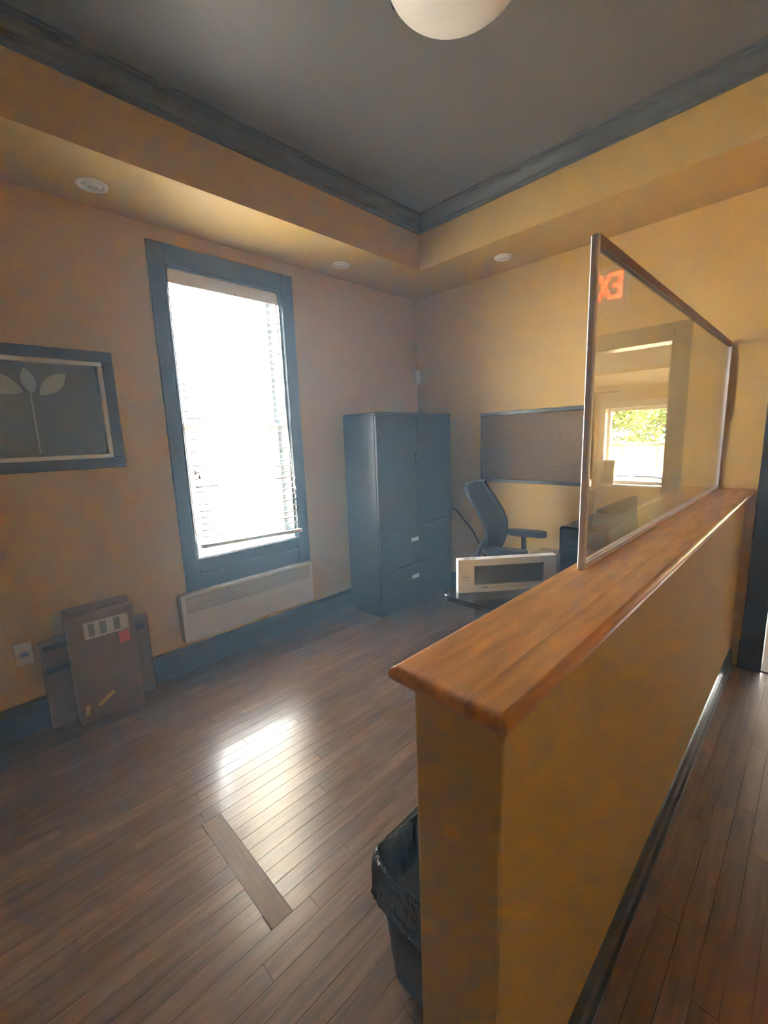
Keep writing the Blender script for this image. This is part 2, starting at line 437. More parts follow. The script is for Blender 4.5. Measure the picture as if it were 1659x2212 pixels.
for k in range(ns):
    z = 2.325-k*(2.325-.845)/(ns-1); dx, dy = sway(z)
    o = link('slat', slat, 'slat_white', blind, loc=(dx, dy, z-oz))
    tl = max(0, (1.25-z))*.05
    o.rotation_euler = (-tl, math.radians(random.uniform(-2, 2)), 0)
    if abs(z-1.155) < .021: o.rotation_euler = (.012, math.radians(14), 0)
dx, dy = sway(.77)
br = new_obj('bottom_rail', B((-.026, -hw-.004, -.011), (.026, hw+.004, .011), .004, 2), 'slat_white', blind, loc=(dx, dy, .785-oz), rot=(-.030, math.radians(-8), 0))
for e in (-1, 1): new_obj('end_cap', B((-.028, e*hw-.012, -.013), (.028, e*hw+.012, .013), .003), 'slat_white', br)
for e in (-.62, 0, .62):
    for s in (-1, 1):
        pts = []
        for k in range(13):
            z = 2.38-k*(2.38-.79)/12; a_, b_ = sway(z); pts.append((a_+s*.0262, b_+e*hw, z-oz))
        new_obj('ladder_cord', T(pts, .0011, 5), 'slat_white', blind)
pts = [(.030, -hw+.035, 2.37-oz), (.040, -hw+.032, 1.9-oz), (.046, -hw+.030, 1.28-oz)]
new_obj('lift_cord', T(pts, .0012, 5), 'slat_white', blind); new_obj('lift_cord', T([(a+.004, b+.022, c-.03 if i == 2 else c) for i, (a, b, c) in enumerate(pts)], .0012, 5), 'slat_white', blind)
for (a, b, c) in ((.046, -hw+.030, 1.262), (.050, -hw+.052, 1.232)):
    new_obj('tassel', lathe([(0, .020), (.003, .018), (.004, .008), (.008, -.004), (.0085, -.012), (.006, -.016), (0, -.016)], 12, (a, b, c-oz)), 'sash_brown', blind, True)
new_obj('tilt_wand', T([(.046, hw-.02, 2.37-oz), (.066, hw-.004, 1.55-oz), (.078, hw+.012, 1.05-oz)], .004, 8), 'slat_white', blind, True)
new_obj('wand_hook', T([(.075, hw+.010, 1.20-oz), (.082, hw+.020, 1.17-oz), (.086, hw+.002, 1.13-oz), (.088, hw+.014, 1.10-oz), (.084, hw+.018, 1.07-oz)], .003, 6), 'slat_white', blind, True)

# ---- panel heater below the window
ht = thing('wall_heater', 'flat white electric wall heater under the dark window casing', 'heater', (XW, .856, .2156))
hl, hh = .972, .305
new_obj('body', B((.012, 0, 0), (.068, hl, hh), .006, 2), 'heater_white', ht)
for y_ in (.12, hl-.18): new_obj('bracket', B((0, y_, .05), (.014, y_+.06, .26)), 'charcoal_trim', ht)
gr = new_obj('grille', B((.0675, .03, .185), (.0685, hl-.03, hh-.018)), 'heater_grille', ht)
for k in range(10):
    new_obj('louvre', B((.068, .034, .190+k*.0095), (.0715, hl-.034, .1935+k*.0095)), 'heater_white', gr)

# ---- storage cabinet in the corner
CBX, CBY, CBZ = -2.3426, 2.2402, 1.6173
cw, cd = D-.02-CBY, CBX-(XW+.018)
cb = thing('storage_cabinet', 'tall black metal cabinet with doors above two drawers in the corner', 'cabinet', (XW+.018, CBY, 0))
new_obj('body', boxes(((0, 0, .04), (cd-.02, cw, CBZ-.02)), bev=.003), 'black_metal', cb)
new_obj('plinth', B((.02, .02, 0), (cd-.03, cw-.02, .045)), 'black_metal', cb)
new_obj('top', B((0, 0, CBZ-.022), (cd, cw, CBZ), .004), 'black_metal', cb)
for a, b in ((.004, cw/2-.0015), (cw/2+.0015, cw-.004)):
    d_ = new_obj('door', B((cd-.020, a, .705), (cd, b, CBZ-.026), .003), 'black_metal', cb)
    if a < .01:
        new_obj('door_handle', B((cd, b-.030, 1.20), (cd+.012, b-.012, 1.30), .003), 'black_metal', d_)
        new_obj('lock', xf(lathe([(0, .004), (.008, .004), (.009, 0)], 16), Matrix.Translation((cd+.012, b-.021, 1.265)) @ Matrix.Rotation(math.pi/2, 4, 'Y')), 'chrome', d_, True)
for za, zb, hz in ((.05, .372, .262), (.378, .70, .585)):
    d_ = new_obj('drawer', B((cd-.020, .004, za), (cd, cw-.004, zb), .003), 'black_metal', cb)
    new_obj('drawer_pull', boxes(((cd, .02, zb-.030), (cd+.008, cw-.02, zb-.022)), ((cd+.006, .02, zb-.030), (cd+.010, cw-.02, zb-.012))), 'black_metal', d_)
    new_obj('label_holder', B((cd, .362, hz-.016), (cd+.003, .452, hz+.016), .001), 'label_white', d_)
new_obj('drawer_lock', xf(lathe([(0, .004), (.008, .004), (.009, 0)], 16), Matrix.Translation((cd, .42, .690)) @ Matrix.Rotation(math.pi/2, 4, 'Y')), 'chrome', cb, True)

# ---- cork board
KX0, KX1, KZ0, KZ1 = -2.034, -1.155, 1.037, 1.603
kb = thing('cork_board', 'brown cork notice board with thin dark frame on the gold wall', 'notice board', ((KX0+KX1)/2, D, KZ0))
kw = (KX1-KX0)/2; kh = KZ1-KZ0
new_obj('panel', B((-kw+.008, -.014, .008), (kw-.008, -.001, kh-.008)), 'cork', kb)
for a, b in (((-kw, -.022, 0), (kw, -.001, .026)), ((-kw, -.026, kh-.030), (kw, -.001, kh)), ((-kw, -.022, .026), (-kw+.016, -.001, kh-.03)), ((kw-.016, -.022, .026), (kw, -.001, kh-.03))):
    new_obj('frame_rail', B(a, b, .003), 'frame_dark', kb)

# ---- motion sensor in the corner
ms = thing('motion_sensor', 'small white motion sensor high in the corner above the cabinet', 'sensor', (XW, D, 1.905))
q45 = Matrix.Rotation(math.radians(45), 4, 'Z')
bm = prism([(-.026, 0), (.026, 0), (.030, -.012), (.022, -.036), (-.022, -.036), (-.030, -.012)], 2, 0, .118, .003)
xf(bm, Matrix.Translation((.030, -.030, 0)) @ q45); new_obj('case', bm, 'plate_white', ms)
bm = xf(B((-.015, -.039, .03), (.015, -.035, .07), .002), Matrix.Translation((.030, -.030, 0)) @ q45); new_obj('lens', bm, 'label_white', ms)
bm = xf(B((-.02, 0, .02), (.02, .034, .10)), Matrix.Translation((.030, -.030, 0)) @ q45); new_obj('mount', bm, 'plate_white', ms)

# ---- outlet on the window wall
def outlet(label, loc, rz):
    o = thing('wall_outlet', label, 'outlet', loc, rz)
    new_obj('plate', B((0, -.035, -.058), (.006, .035, .058), .002), 'plate_white', o)
    new_obj('socket', B((.006, -.016, -.012), (.0075, .016, .006), .001), 'slot_dark', o)
    return o
outlet('white outlet plate beside the cardboard boxes on the window wall', (XW, .108, .425), 0)

# ---- framed print
pf_ = thing('framed_print', 'wide dark framed print of pale leaves with a silver inner edge', 'picture', (XW, .19, 1.325))
pw, phh = .965, .60
def fr(nm, t, wd, x0_, x1_, m):
    y_, z_ = pw/2-t, t
    for a, b in (((x0_, -y_, z_), (x1_, y_, z_+wd)), ((x0_, -y_, phh-z_-wd), (x1_, y_, phh-z_)), ((x0_, -y_, z_+wd), (x1_, -y_+wd, phh-z_-wd)), ((x0_, y_-wd, z_+wd), (x1_, y_, phh-z_-wd))):
        new_obj(nm, B(a, b, .003), m, pf_)
fr('frame_rail', 0, .056, .002, .034, 'frame_dark')
fr('silver_edge', .054, .022, .002, .040, 'silver')
pr = new_obj('print', B((.002, -pw/2+.07, .07), (.010, pw/2-.07, phh-.07)), 'print_dark', pf_)
def leaf_poly(cy, cz, L, wd, ang):
    pts = []
    for k in range(9):
        t = k/8; pts.append((t*L, wd*math.sin(math.pi*t)**.8))
    pts += [(p[0], -p[1]) for p in pts[-2:0:-1]]
    ca, sa = math.cos(ang), math.sin(ang)
    return [(cy+a*ca-b*sa, cz+a*sa+b*ca) for a, b in pts]
for cy, cz, L, wd, an in ((.095, .385, .19, .045, 2.75), (.13, .380, .12, .028, 1.75), (.155, .372, .16, .035, .75), (-.17, .36, .18, .04, 2.4), (-.16, .36, .18, .04, .9)):
    new_obj('leaf', prism(leaf_poly(cy, cz, L, wd, an), 0, .009, .0112), 'print_leaf', pr)
for y_, z_ in ((.118, .385), (-.17, .37)): new_obj('stem', B((.009, y_, .09), (.0112, y_+.005, z_)), 'print_leaf', pr)
new_obj('glass', B((.0125, -pw/2+.072, .072), (.0145, pw/2-.072, phh-.072)), 'window_glass', pf_)

# ---- cardboard boxes by the wall
bxw = thing('cardboard_box', 'wide flattened brown carton leaning behind the labelled box', 'box', (XW+.018, .165, 0))
bm = B((0, 0, 0), (.035, .50, .475), .003); new_obj('carton', xf(bm, Matrix.Rotation(math.radians(1.5), 4, 'Y')), 'card_dark', bxw)
for ya, yb, za, zb in ((.012, .115, .425, .452), (.012, .115, .30, .335), (.405, .478, .395, .425)):
    new_obj('hand_hole', B((.034, ya, za), (.0365+.028*za, yb, zb), .001), 'card_ink', bxw)
bxf = thing('cardboard_box', 'brown shipping box with white label and red sticker standing by the wall', 'box', (XW+.070, .275, 0))
bw_, bd_, bh_ = .305, .075, .590
new_obj('carton', B((0, 0, 0), (bd_, bw_, bh_), .003), 'card', bxf)
new_obj('flap', xf(B((0, 0, 0), (.004, bw_, .060)), Matrix.Translation((bd_*.3, 0, bh_-.001)) @ Matrix.Rotation(math.radians(-70), 4, 'Y')), 'card', bxf)
lb = new_obj('shipping_label', B((bd_-.001, .070, .455), (bd_+.001, .275, .545)), 'label_white', bxf)
for a, b in ((.09, .118), (.14, .172), (.205, .235)):
    new_obj('print_block', B((bd_+.0008, a, .466), (bd_+.0016, b, .535)), 'label_grey', lb)
new_obj('sticker', B((bd_-.001, .222, .385), (bd_+.001, .272, .448)), 'label_red', bxf)
new_obj('tape', xf(B((-.001, -.045, -.010), (.001, .045, .010)), Matrix.Translation((bd_+.0005, .125, .105)) @ Matrix.Rotation(math.radians(32), 4, 'X')), 'tape_yellow', bxf)
new_obj('tape', xf(B((-.001, -.010, -.028), (.001, .010, .028)), Matrix.Translation((bd_+.0005, .035, .075)) @ Matrix.Rotation(math.radians(-8), 4, 'X')), 'tape_yellow', bxf)

# ------------------------------------------------------------------ ceiling lights
fl = thing('ceiling_light', 'round frosted glass bowl light on the grey ceiling', 'ceiling light', (-.992, 1.392, ZT))
new_obj('pan', lathe([(0, 0), (.195, 0), (.212, -.012), (.212, -.024), (0, -.024)], 48), 'can_white', fl, True)
Rb = .232; profb = [(Rb, -.022), (Rb+.004, -.026), (Rb, -.032)]
for k in range(1, 13):
    a = k/12*math.pi/2; profb.append((Rb*math.cos(a), -.032-.098*math.sin(a)))
profb[-1] = (0, -.13)
new_obj('bowl', lathe(profb, 56), 'dome_glass', fl, True)
for k in range(3):
    a = math.radians(196+120*k); c, s = math.cos(a), math.sin(a)
    cl = new_obj('clip', xf(boxes(((Rb-.01, -.009, -.042), (Rb+.008, .009, -.006)), ((Rb-.014, -.009, -.046), (Rb+.006, .009, -.040)), bev=.002), Matrix.Rotation(a, 4, 'Z')), 'chrome', fl)
for (x, y), lab in (((-2.512, .640), 'white recessed spotlight in the soffit above the framed print'), ((-2.515, 2.128), 'white recessed spotlight in the soffit between window and cabinet'), ((-1.693, 2.918), 'white recessed spotlight in the soffit above the cork board')):
    t = thing('recessed_light', lab, 'spotlight', (x, y, ZS), 0, 'recessed spotlights in the soffit')
    new_obj('trim_ring', lathe([(.040, .004), (.044, -.006), (.056, -.008), (.066, -.004), (.068, .003)], 36), 'can_white', t, True)
    new_obj('eyeball', lathe([(.043, .002), (.040, -.006), (.032, -.012), (.024, -.014), (.022, -.009), (0, -.008)], 32), 'can_white', t, True)
    new_obj('lamp', lathe([(.021, -.0085), (.012, -.011), (0, -.012)], 24), 'lamp_face', t, True)

# ------------------------------------------------------------------ clear screen on the counter
PY0, PZ1, PZ0 = 1.135, 1.885, 1.0702
sg = thing('clear_screen', 'tall clear acrylic screen with grey metal edges standing on the counter', 'screen', (XP, PY0, PZ0))
pl_, ph_ = D-.004-PY0, PZ1-PZ0
new_obj('sheet', B((-.0025, .006, .006), (.0025, pl_-.004, ph_-.006)), 'screen_acrylic', sg)
new_obj('end_post', B((-.009, 0, 0), (.009, .016, ph_), .003), 'aluminium', sg)
new_obj('foot_rail', boxes(((-.008, .016, 0), (-.0027, pl_-.014, .016)), ((.0027, .016, 0), (.008, pl_-.014, .016)), bev=.001), 'aluminium', sg)
new_obj('top_rail', boxes(((-.009, .016, ph_-.024), (-.0027, pl_-.014, ph_)), ((.0027, .016, ph_-.024), (.009, pl_-.014, ph_)), ((-.009, .016, ph_-.001), (.009, pl_-.014, ph_+.002)), bev=.001), 'rail_shade_brown', sg)  # top rail is painted in its shaded tone
new_obj('wall_post', B((-.009, pl_-.014, 0), (.009, pl_+.003, ph_), .002), 'aluminium', sg)
new_obj('wall_bracket', B((.009, pl_-.020, ph_*.48), (.013, pl_+.003, ph_*.93), .001), 'chrome', sg)

# ------------------------------------------------------------------ desk behind the half wall and what stands on it
DZT = .74
dk = thing('office_desk', 'glossy black desk with rounded corner behind the half wall', 'desk', (-.80, 1.45, 0))
DX_0, DX_1, DL = -1.145, HX0-.002, 1.02
def rounded(x0_, y0_, x1_, y1_, r, corners):
    pts = []
    for (cx, cy, a0, on_) in ((x1_, y0_, -90, corners[1]), (x1_, y1_, 0, corners[2]), (x0_, y1_, 90, corners[3]), (x0_, y0_, 180, corners[0])):
        if not on_: pts.append((cx, cy)); continue
        sx = -1 if cx == x1_ else 1; sy = 1 if cy == y0_ else -1
        for k in range(7):
            a = math.radians(a0+90*k/6); pts.append((cx+sx*r+r*math.cos(a), cy+sy*r+r*math.sin(a)))
    return pts
new_obj('desk_top', xf(prism(rounded(DX_0+.80, 0, DX_1+.80, DL, .05, (1, 0, 0, 1)), 2, DZT-.025, DZT, .003), Matrix()), 'black_gloss', dk)
for y_ in (.12, DL-.14):
    lg = new_obj('leg', boxes(((DX_0+.80+.10, y_, .03), (DX_0+.80+.15, y_+.05, DZT-.024)), ((DX_0+.80+.02, y_-.005, 0), (DX_1+.80-.06, y_+.055, .035)), bev=.004), 'black_metal', dk)
new_obj('modesty_panel', B((DX_1+.80-.05, .05, .22), (DX_1+.80-.03, DL-.05, DZT-.024)), 'black_metal', dk)

# keyboard carton
p0, p1 = Vector((-1.078, 1.500, DZT)), Vector((-.790, 1.842, DZT))
L_ = (p1-p0).length; ang = math.atan2((p1-p0).y, (p1-p0).x)
kx = thing('keyboard_box', 'slim white keyboard carton standing on edge on the black desk', 'box', p0, ang)
kh_ = .152
new_obj('carton', B((0, 0, .0005), (L_, .042, kh_), .0015), 'box_white', kx)
pic = new_obj('keyboard_picture', B((.072, -.0006, .036), (.386, .0005, .122)), 'print_grey', kx)
kbm = bmesh.new()
for r_ in range(5):
    n_ = 19
    for c_ in range(n_):
        a = .077+c_*.0158; z = .041+r_*.0155
        box(kbm, (a, -.0010, z), (a+.0135, -.0004, z+.0125))
new_obj('printed_keys', kbm, 'key_grey', pic)['kind'] = 'stuff'
face = Matrix(((1, 0, 0, 0), (0, 0, -1, 0), (0, 1, 0, 0), (0, 0, 0, 1)))       # text plane -> front of the carton
rg = lathe([(.0150, -.0004), (.0150, .0006), (.0138, .0006), (.0138, -.0004), (.0150, -.0004)], 32)
new_obj('logo_ring', xf(rg, Matrix.Translation((.036, -.0004, .072)) @ face), 'text_grey', kx)
text_mesh('logo_lettering', 'DELL', .0100, 'text_grey', kx, Matrix.Translation((.036, -.0006, .072)) @ face, bold=.0002)
new_obj('caption_block', B((.106, -.0008, .0185), (.134, .0005, .0245)), 'text_grey', kx)
new_obj('caption_line', B((.142, -.0008, .0195), (.330, .0005, .0225)), 'plate_white', kx)
new_obj('top_print', boxes(((.03, .008, kh_-.0005), (.06, .034, kh_+.0003)), ((.066, .010, kh_-.0005), (.08, .032, kh_+.0003))), 'text_grey', kx)

# computer tower
tw = thing('computer_tower', 'black computer tower standing on the desk against the half wall', 'computer', (-.575, 1.545, DZT))
new_obj('case', B((-.082, .014, .006), (.082, .36, .347), .006, 2), 'black_plastic', tw)
new_obj('front_panel', B((-.084, 0, .004), (.084, .018, .350), .010, 3), 'black_gloss', tw)
new_obj('drive_slot', B((-.06, -.0015, .28), (.06, .002, .30)), 'black_plastic', tw)
for sx_ in (-.06, .06):
    for sy_ in (.05, .31): new_obj('foot', B((sx_-.012, sy_-.012, 0), (sx_+.012, sy_+.012, .007)), 'black_plastic', tw)
# monitor
mn = thing('computer_monitor', 'dark flat monitor seen through the clear screen behind the tower', 'monitor', (-.66, 2.19, DZT))
new_obj('display', B((-.012, -.245, .075), (.020, .245, .355), .006, 2), 'black_plastic', mn)
new_obj('screen_glass', B((-.0135, -.235, .088), (-.0115, .235, .345)), 'black_gloss', mn)
new_obj('neck', B((.018, -.03, .01), (.042, .03, .20), .004), 'black_plastic', mn)
new_obj('stand_foot', B((-.06, -.11, 0), (.07, .11, .012), .004), 'black_plastic', mn)
pn = thing('blue_pen', 'blue pen lying on the black desk by the chair', 'pen', (-1.02, 2.40, DZT+.005), math.radians(38))
new_obj('barrel', T([(0, 0, 0), (.115, 0, 0)], .005, 10), 'pen_blue', pn, True)
new_obj('cap', T([(.112, 0, 0), (.150, 0, 0)], .0058, 10), 'pen_blue', pn, True)

# ------------------------------------------------------------------ mesh office chair (faces +x in its own frame)
ch = thing('office_chair', 'black mesh office chair with armrests pulled up to the desk', 'chair', (-1.425, 2.62, 0), math.radians(14))
for k in range(5):
    a = 2*math.pi*k/5+.3; c, s = math.cos(a), math.sin(a)
    new_obj('base_arm', T([(.02*c, .02*s, .11), (.15*c, .15*s, .095), (.29*c, .29*s, .075)], [.026, .021, .015], 10), 'black_plastic', ch, True)
    cs = new_obj('caster', xf(lathe([(0, -.022), (.022, -.022), (.028, -.016), (.028, .016), (.022, .022), (0, .022)], 20), Matrix.Translation((.29*c, .29*s, .029)) @ Matrix.Rotation(a+1.2, 4, 'Z') @ Matrix.Rotation(math.pi/2, 4, 'X')), 'black_plastic', ch, True)
    new_obj('caster_stem', T([(.29*c, .29*s, .03), (.29*c, .29*s, .078)], .008, 8), 'chrome', cs)
new_obj('gas_column', T([(0, 0, .09), (0, 0, .26), (0, 0, .2601), (0, 0, .40)], [.030, .028, .016, .016], 16), 'black_plastic', ch, True)
new_obj('mechanism', B((-.14, -.07, .385), (.12, .07, .435), .008), 'black_metal', ch)
bm = prism(rounded(-.23, -.245, .25, .245, .09, (1, 1, 1, 1)), 2, .432, .500)
bmesh.ops.bevel(bm, geom=[e for e in bm.edges if abs((e.verts[0].co-e.verts[1].co).z) < 1e-5], offset=.02, segments=3, affect='EDGES')
new_obj('seat', bm, 'mesh_fabric', ch, True)
# back: curved mesh panel in a frame; profile (x, z) with lumbar bulge
bprof = [(-.215, .56), (-.170, .64), (-.150, .72), (-.155, .80), (-.185, .88), (-.235, .96), (-.280, 1.03), (-.312, 1.095)]
halfw = [.150, .205, .225, .232, .230, .222, .210, .195]
bm = bmesh.new(); rows_f, rows_b = [], []
for (x, z), hw_ in zip(bprof, halfw):
    rf, rb = [], []
    for k in range(9):
        t = -1+k/4; dxw = .045*t*t
        rf.append(bm.verts.new((x+dxw, hw_*t, z))); rb.append(bm.verts.new((x+dxw-.008, hw_*t, z)))
    rows_f.append(rf); rows_b.append(rb)
for rows in (rows_f, rows_b):
    for a, b in zip(rows, rows[1:]):
        for k in range(8): bm.faces.new((a[k], a[k+1], b[k+1], b[k]))
for a, b in ((rows_f[0], rows_b[0]), (rows_f[-1], rows_b[-1])):
    for k in range(8): bm.faces.new((a[k], a[k+1], b[k+1], b[k]))
for k in (0, 8):
    for i in range(len(rows_f)-1): bm.faces.new((rows_f[i][k], rows_f[i+1][k], rows_b[i+1][k], rows_b[i][k]))
new_obj('backrest', bm, 'mesh_fabric', ch, True)
for s in (-1, 1):
    new_obj('back_frame', T([(x+.045-.004, s*hw_, z) for (x, z), hw_ in zip(bprof, halfw)], .011, 8), 'black_plastic', ch, True)
new_obj('back_frame', T([(bprof[-1][0]+.045*t*t-.004, halfw[-1]*t, bprof[-1][1]) for t in [-1, -.5, 0, .5, 1]], .010, 8), 'black_plastic', ch, True)
new_obj('back_frame', T([(bprof[0][0]+.045*t*t-.004, halfw[0]*t, bprof[0][1]) for t in [-1, -.5, 0, .5, 1]], .012, 8), 'black_plastic', ch, True)
new_obj('back_post', T([(-.10, 0, .41), (-.24, 0, .43), (-.275, 0, .52), (-.225, 0, .64), (-.172, 0, .76)], [.028, .026, .024, .022, .016], 10), 'black_plastic', ch, True)
for s in (-1, 1):
    ap = new_obj('armrest', None or xf(prism(rounded(-.12, -.040, .16, .040, .038, (1, 1, 1, 1)), 2, -.012, .030, .008), Matrix.Translation((.0, s*.285, .695))), 'black_plastic', ch)
    new_obj('arm_post', T([(.0, s*.285, .70), (.0, s*.295, .58), (-.02, s*.27, .45), (-.02, s*.10, .42)], [.018, .019, .018, .015], 10), 'black_plastic', ap, True)
    new_obj('tilt_lever', T([(-.20, s*.22, .60), (-.24, s*.24, .56), (-.235, s*.235, .50), (-.12, s*.16, .42)], .010, 8), 'chrome', ch, True)

cord = [(XW+.03, CBY+.8, .5)]
tag(new_obj('power_cord', T([(-2.325, 3.145, .78), (-2.28, 3.150, .76), (-2.22, 3.155, .70), (-2.12, 3.160, .60), (-2.02, 3.162, .45), (-1.95, 3.164, .22), (-1.90, 3.15, .19)], .006, 8), 'black_plastic', None, True), 'black power cord running down the gold wall beside the cabinet', 'cord')

# ------------------------------------------------------------------ waste bin with bag
bn = thing('waste_bin', 'black waste bin lined with a plastic bag beside the half wall end', 'bin', (-.600, .80, 0))
def rring(bm, hx, hy, r, z, n=8, wob=0, rs=None):
    pts = []
    for (sx, sy, a0) in ((1, -1, -90), (1, 1, 0), (-1, 1, 90), (-1, -1, 180)):
        for k in range(n):
            a = math.radians(a0+90*k/(n-1)); w_ = (rs.uniform(-wob, wob) if wob else 0)
            pts.append(bm.verts.new((sx*(hx-r)+(r+w_)*math.cos(a), sy*(hy-r)+(r+w_)*math.sin(a), z+(rs.uniform(-wob, wob)*1.2 if wob else 0))))
    return pts
def skin_rings(bm, rings, cap0=True, cap1=False):
    for a, b in zip(rings, rings[1:]):
        n = len(a)
        for k in range(n): bm.faces.new((a[k], a[(k+1) % n], b[(k+1) % n], b[k]))
    if cap0: bm.faces.new(rings[0][::-1])
    if cap1: bm.faces.new(rings[-1])
HX_, HY_, BZ = .130, .185, .365
bm = bmesh.new()
skin_rings(bm, [rring(bm, HX_*.80, HY_*.85, .045, 0), rring(bm, HX_*.9, HY_*.93, .05, .18), rring(bm, HX_, HY_, .055, BZ), rring(bm, HX_-.005, HY_-.005, .05, BZ), rring(bm, HX_*.8-.005, HY_*.85-.005, .04, .008)], True, True)
new_obj('body', bm, 'black_plastic', bn, True)
rs = random.Random(3); bm = bmesh.new()
lev = [(-.010, -.12), (-.008, -.02), (-.003, .004), (.003, .009), (.007, .002), (.008, -.025), (.010, -.055), (.009, -.080), (.012, -.100)]
rg = []
for i, (o_, dz) in enumerate(lev):
    rg.append(rring(bm, HX_+o_-(.02 if i == 0 else 0), HY_+o_-(.02 if i == 0 else 0), .055, BZ+dz, 12, (.0075 if i > 4 else .0045), rs))
skin_rings(bm, rg, False, False)
# uneven hem
for v in rg[-1]:
    v.co.z += .05*math.sin(v.co.y*21+1.2)*math.cos(v.co.x*13)
new_obj('bin_bag', bm, 'bag_plastic', bn, True)

# ------------------------------------------------------------------ doorway in the far wall, exit sign
d1 = sempty('door_1', 'doorway with dark casing into the next room')
cwid = .088
for yf, yb in ((D-.018, D+.001), (D+.139, D+.158)):
    m_ = 'charcoal_trim' if yf < D else 'white_paint'
    for a, b in (((DX0-cwid, yf, 0), (DX0, yb, DZ+cwid)), ((DX1, yf, 0), (DX1+cwid, yb, DZ+cwid)), ((DX0, yf, DZ), (DX1, yb, DZ+cwid))):
        new_obj('casing', B(a, b, .004), m_, d1)
for a, b in (((DX0-.001, D, 0), (DX0+.014, D+.14, DZ)), ((DX1-.014, D, 0), (DX1+.001, D+.14, DZ)), ((DX0, D, DZ-.014), (DX1, D+.14, DZ+.001))):
    new_obj('jamb', B(a, b), 'charcoal_trim', d1)
new_obj('threshold', B((DX0, D, -.02), (DX1, D+.14, .006), .003), 'oak_dull', d1)
new_obj('plinth_block', B((DX0-cwid-.006, D-.026, 0), (DX0+.002, D, .17), .003), 'charcoal_trim', d1)
ex = thing('exit_sign', 'beige exit sign box with glowing red letters above the doorway', 'exit sign', (.265, D, 2.20))
new_obj('case', B((-.152, -.055, .0), (.152, 0, .255), .006, 2), 'exit_case', ex)
new_obj('face_plate', B((-.142, -.058, .010), (.142, -.054, .225), .002), 'exit_case', ex)
new_obj('base_lip', B((-.152, -.068, -.004), (.152, 0, .010), .003), 'exit_case', ex)
tf = Matrix(((1, 0, 0, 0), (0, 0, -1, 0), (0, 1, 0, 0), (0, 0, 0, 1)))
text_mesh('exit_lettering', 'EXIT', .222, 'exit_red', ex, Matrix.Translation((0, -.059, .118)) @ tf, extrude=.001, sx=.56, bold=.0015, space=1.04)
for s in (-1, 1):
    new_obj('emergency_lamp', xf(lathe([(0, .030), (.014, .028), (.020, .012), (.022, 0), (.018, -.006), (0, -.006)], 20), Matrix.Translation((s*.115, -.035, .285)) @ Matrix.Rotation(math.radians(100), 4, 'X')), 'exit_case', ex, True)
    new_obj('lamp_neck', T([(s*.115, -.03, .25), (s*.115, -.035, .285)], .007, 8), 'exit_case', ex)

# ------------------------------------------------------------------ the next room (seen reflected in the screen)
RX0, RX1, RZ = -1.0, 2.7, 2.45
Y0 = D+.14
WX0, WX1, wz0, wz1 = .10, 1.372, .66, 1.715
struct(new_obj('floor_next_room', B((RX0, D, -.10), (RX1, D2, 0)), 'room_floor'), 'wood floor of the next room')
struct(new_obj('ceiling_next_room', boxes(((RX0, Y0, RZ), (RX1, D2, RZ+.12)), ((RX0, D2-.45, 2.18), (RX1, D2, RZ))), 'white_paint'), 'white ceiling of the next room')
struct(new_obj('trim_2', prism([(D2-.45, 2.18), (D2-.45, 2.13), (D2, 1.995), (D2, 2.18)], 0, RX0, RX1), 'cream_paint'), 'cream bulkhead above the window of the next room')
struct(new_obj('wall_next_far', boxes(((RX0, D2, GZ), (WX0, D2+.2, 3.3)), ((WX1, D2, GZ), (RX1, D2+.2, 3.3)), ((WX0, D2, GZ), (WX1, D2+.2, wz0)), ((WX0, D2, wz1), (WX1, D2+.2, 3.3))), 'cream_paint'), 'cream wall with the picture window')
struct(new_obj('wall_next_left', B((RX0-.12, Y0, 0), (RX0, D2+.2, 3.3)), 'cream_paint'), 'cream side wall of the next room')
struct(new_obj('wall_next_right', B((RX1, D, GZ), (RX1+.2, D2+.2, 3.3)), 'cream_paint'), 'cream outer wall of the next room')
struct(new_obj('wall_next_near', B((XR+.22, D, 0), (RX1, D+.14, 3.3)), 'cream_paint'), 'cream wall beside the corridor')
struct(new_obj('baseboard_next_far', boxes(((RX0, D2-.016, 0), (RX1, D2, .12)), ((RX0, D2-.022, .12), (RX1, D2, .135))), 'white_paint'), 'white baseboard below the picture window')
w2 = sempty('window_2', 'picture window with white frame in the next room')
for a, b in (((WX0-.08, D2-.02, wz1), (WX1+.08, D2+.001, wz1+.085)), ((WX0-.08, D2-.02, wz0), (WX0, D2+.001, wz1)), ((WX1, D2-.02, wz0), (WX1+.08, D2+.001, wz1))):
    new_obj('casing', B(a, b, .003), 'white_paint', w2)
new_obj('sill', B((WX0-.10, D2-.07, wz0-.035), (WX1+.10, D2+.08, wz0), .006, 2), 'white_paint', w2)
for a, b in (((WX0, D2+.09, wz0), (WX0+.04, D2+.13, wz1)), ((WX1-.04, D2+.09, wz0), (WX1, D2+.13, wz1)), ((WX0+.04, D2+.09, wz0), (WX1-.04, D2+.13, wz0+.04)), ((WX0+.04, D2+.09, wz1-.04), (WX1-.04, D2+.13, wz1))):
    new_obj('sash_rail', B(a, b, .003), 'white_paint', w2)
new_obj('glass', B((WX0+.036, D2+.108, wz0+.036), (WX1-.036, D2+.112, wz1-.036)), 'window_glass', w2)
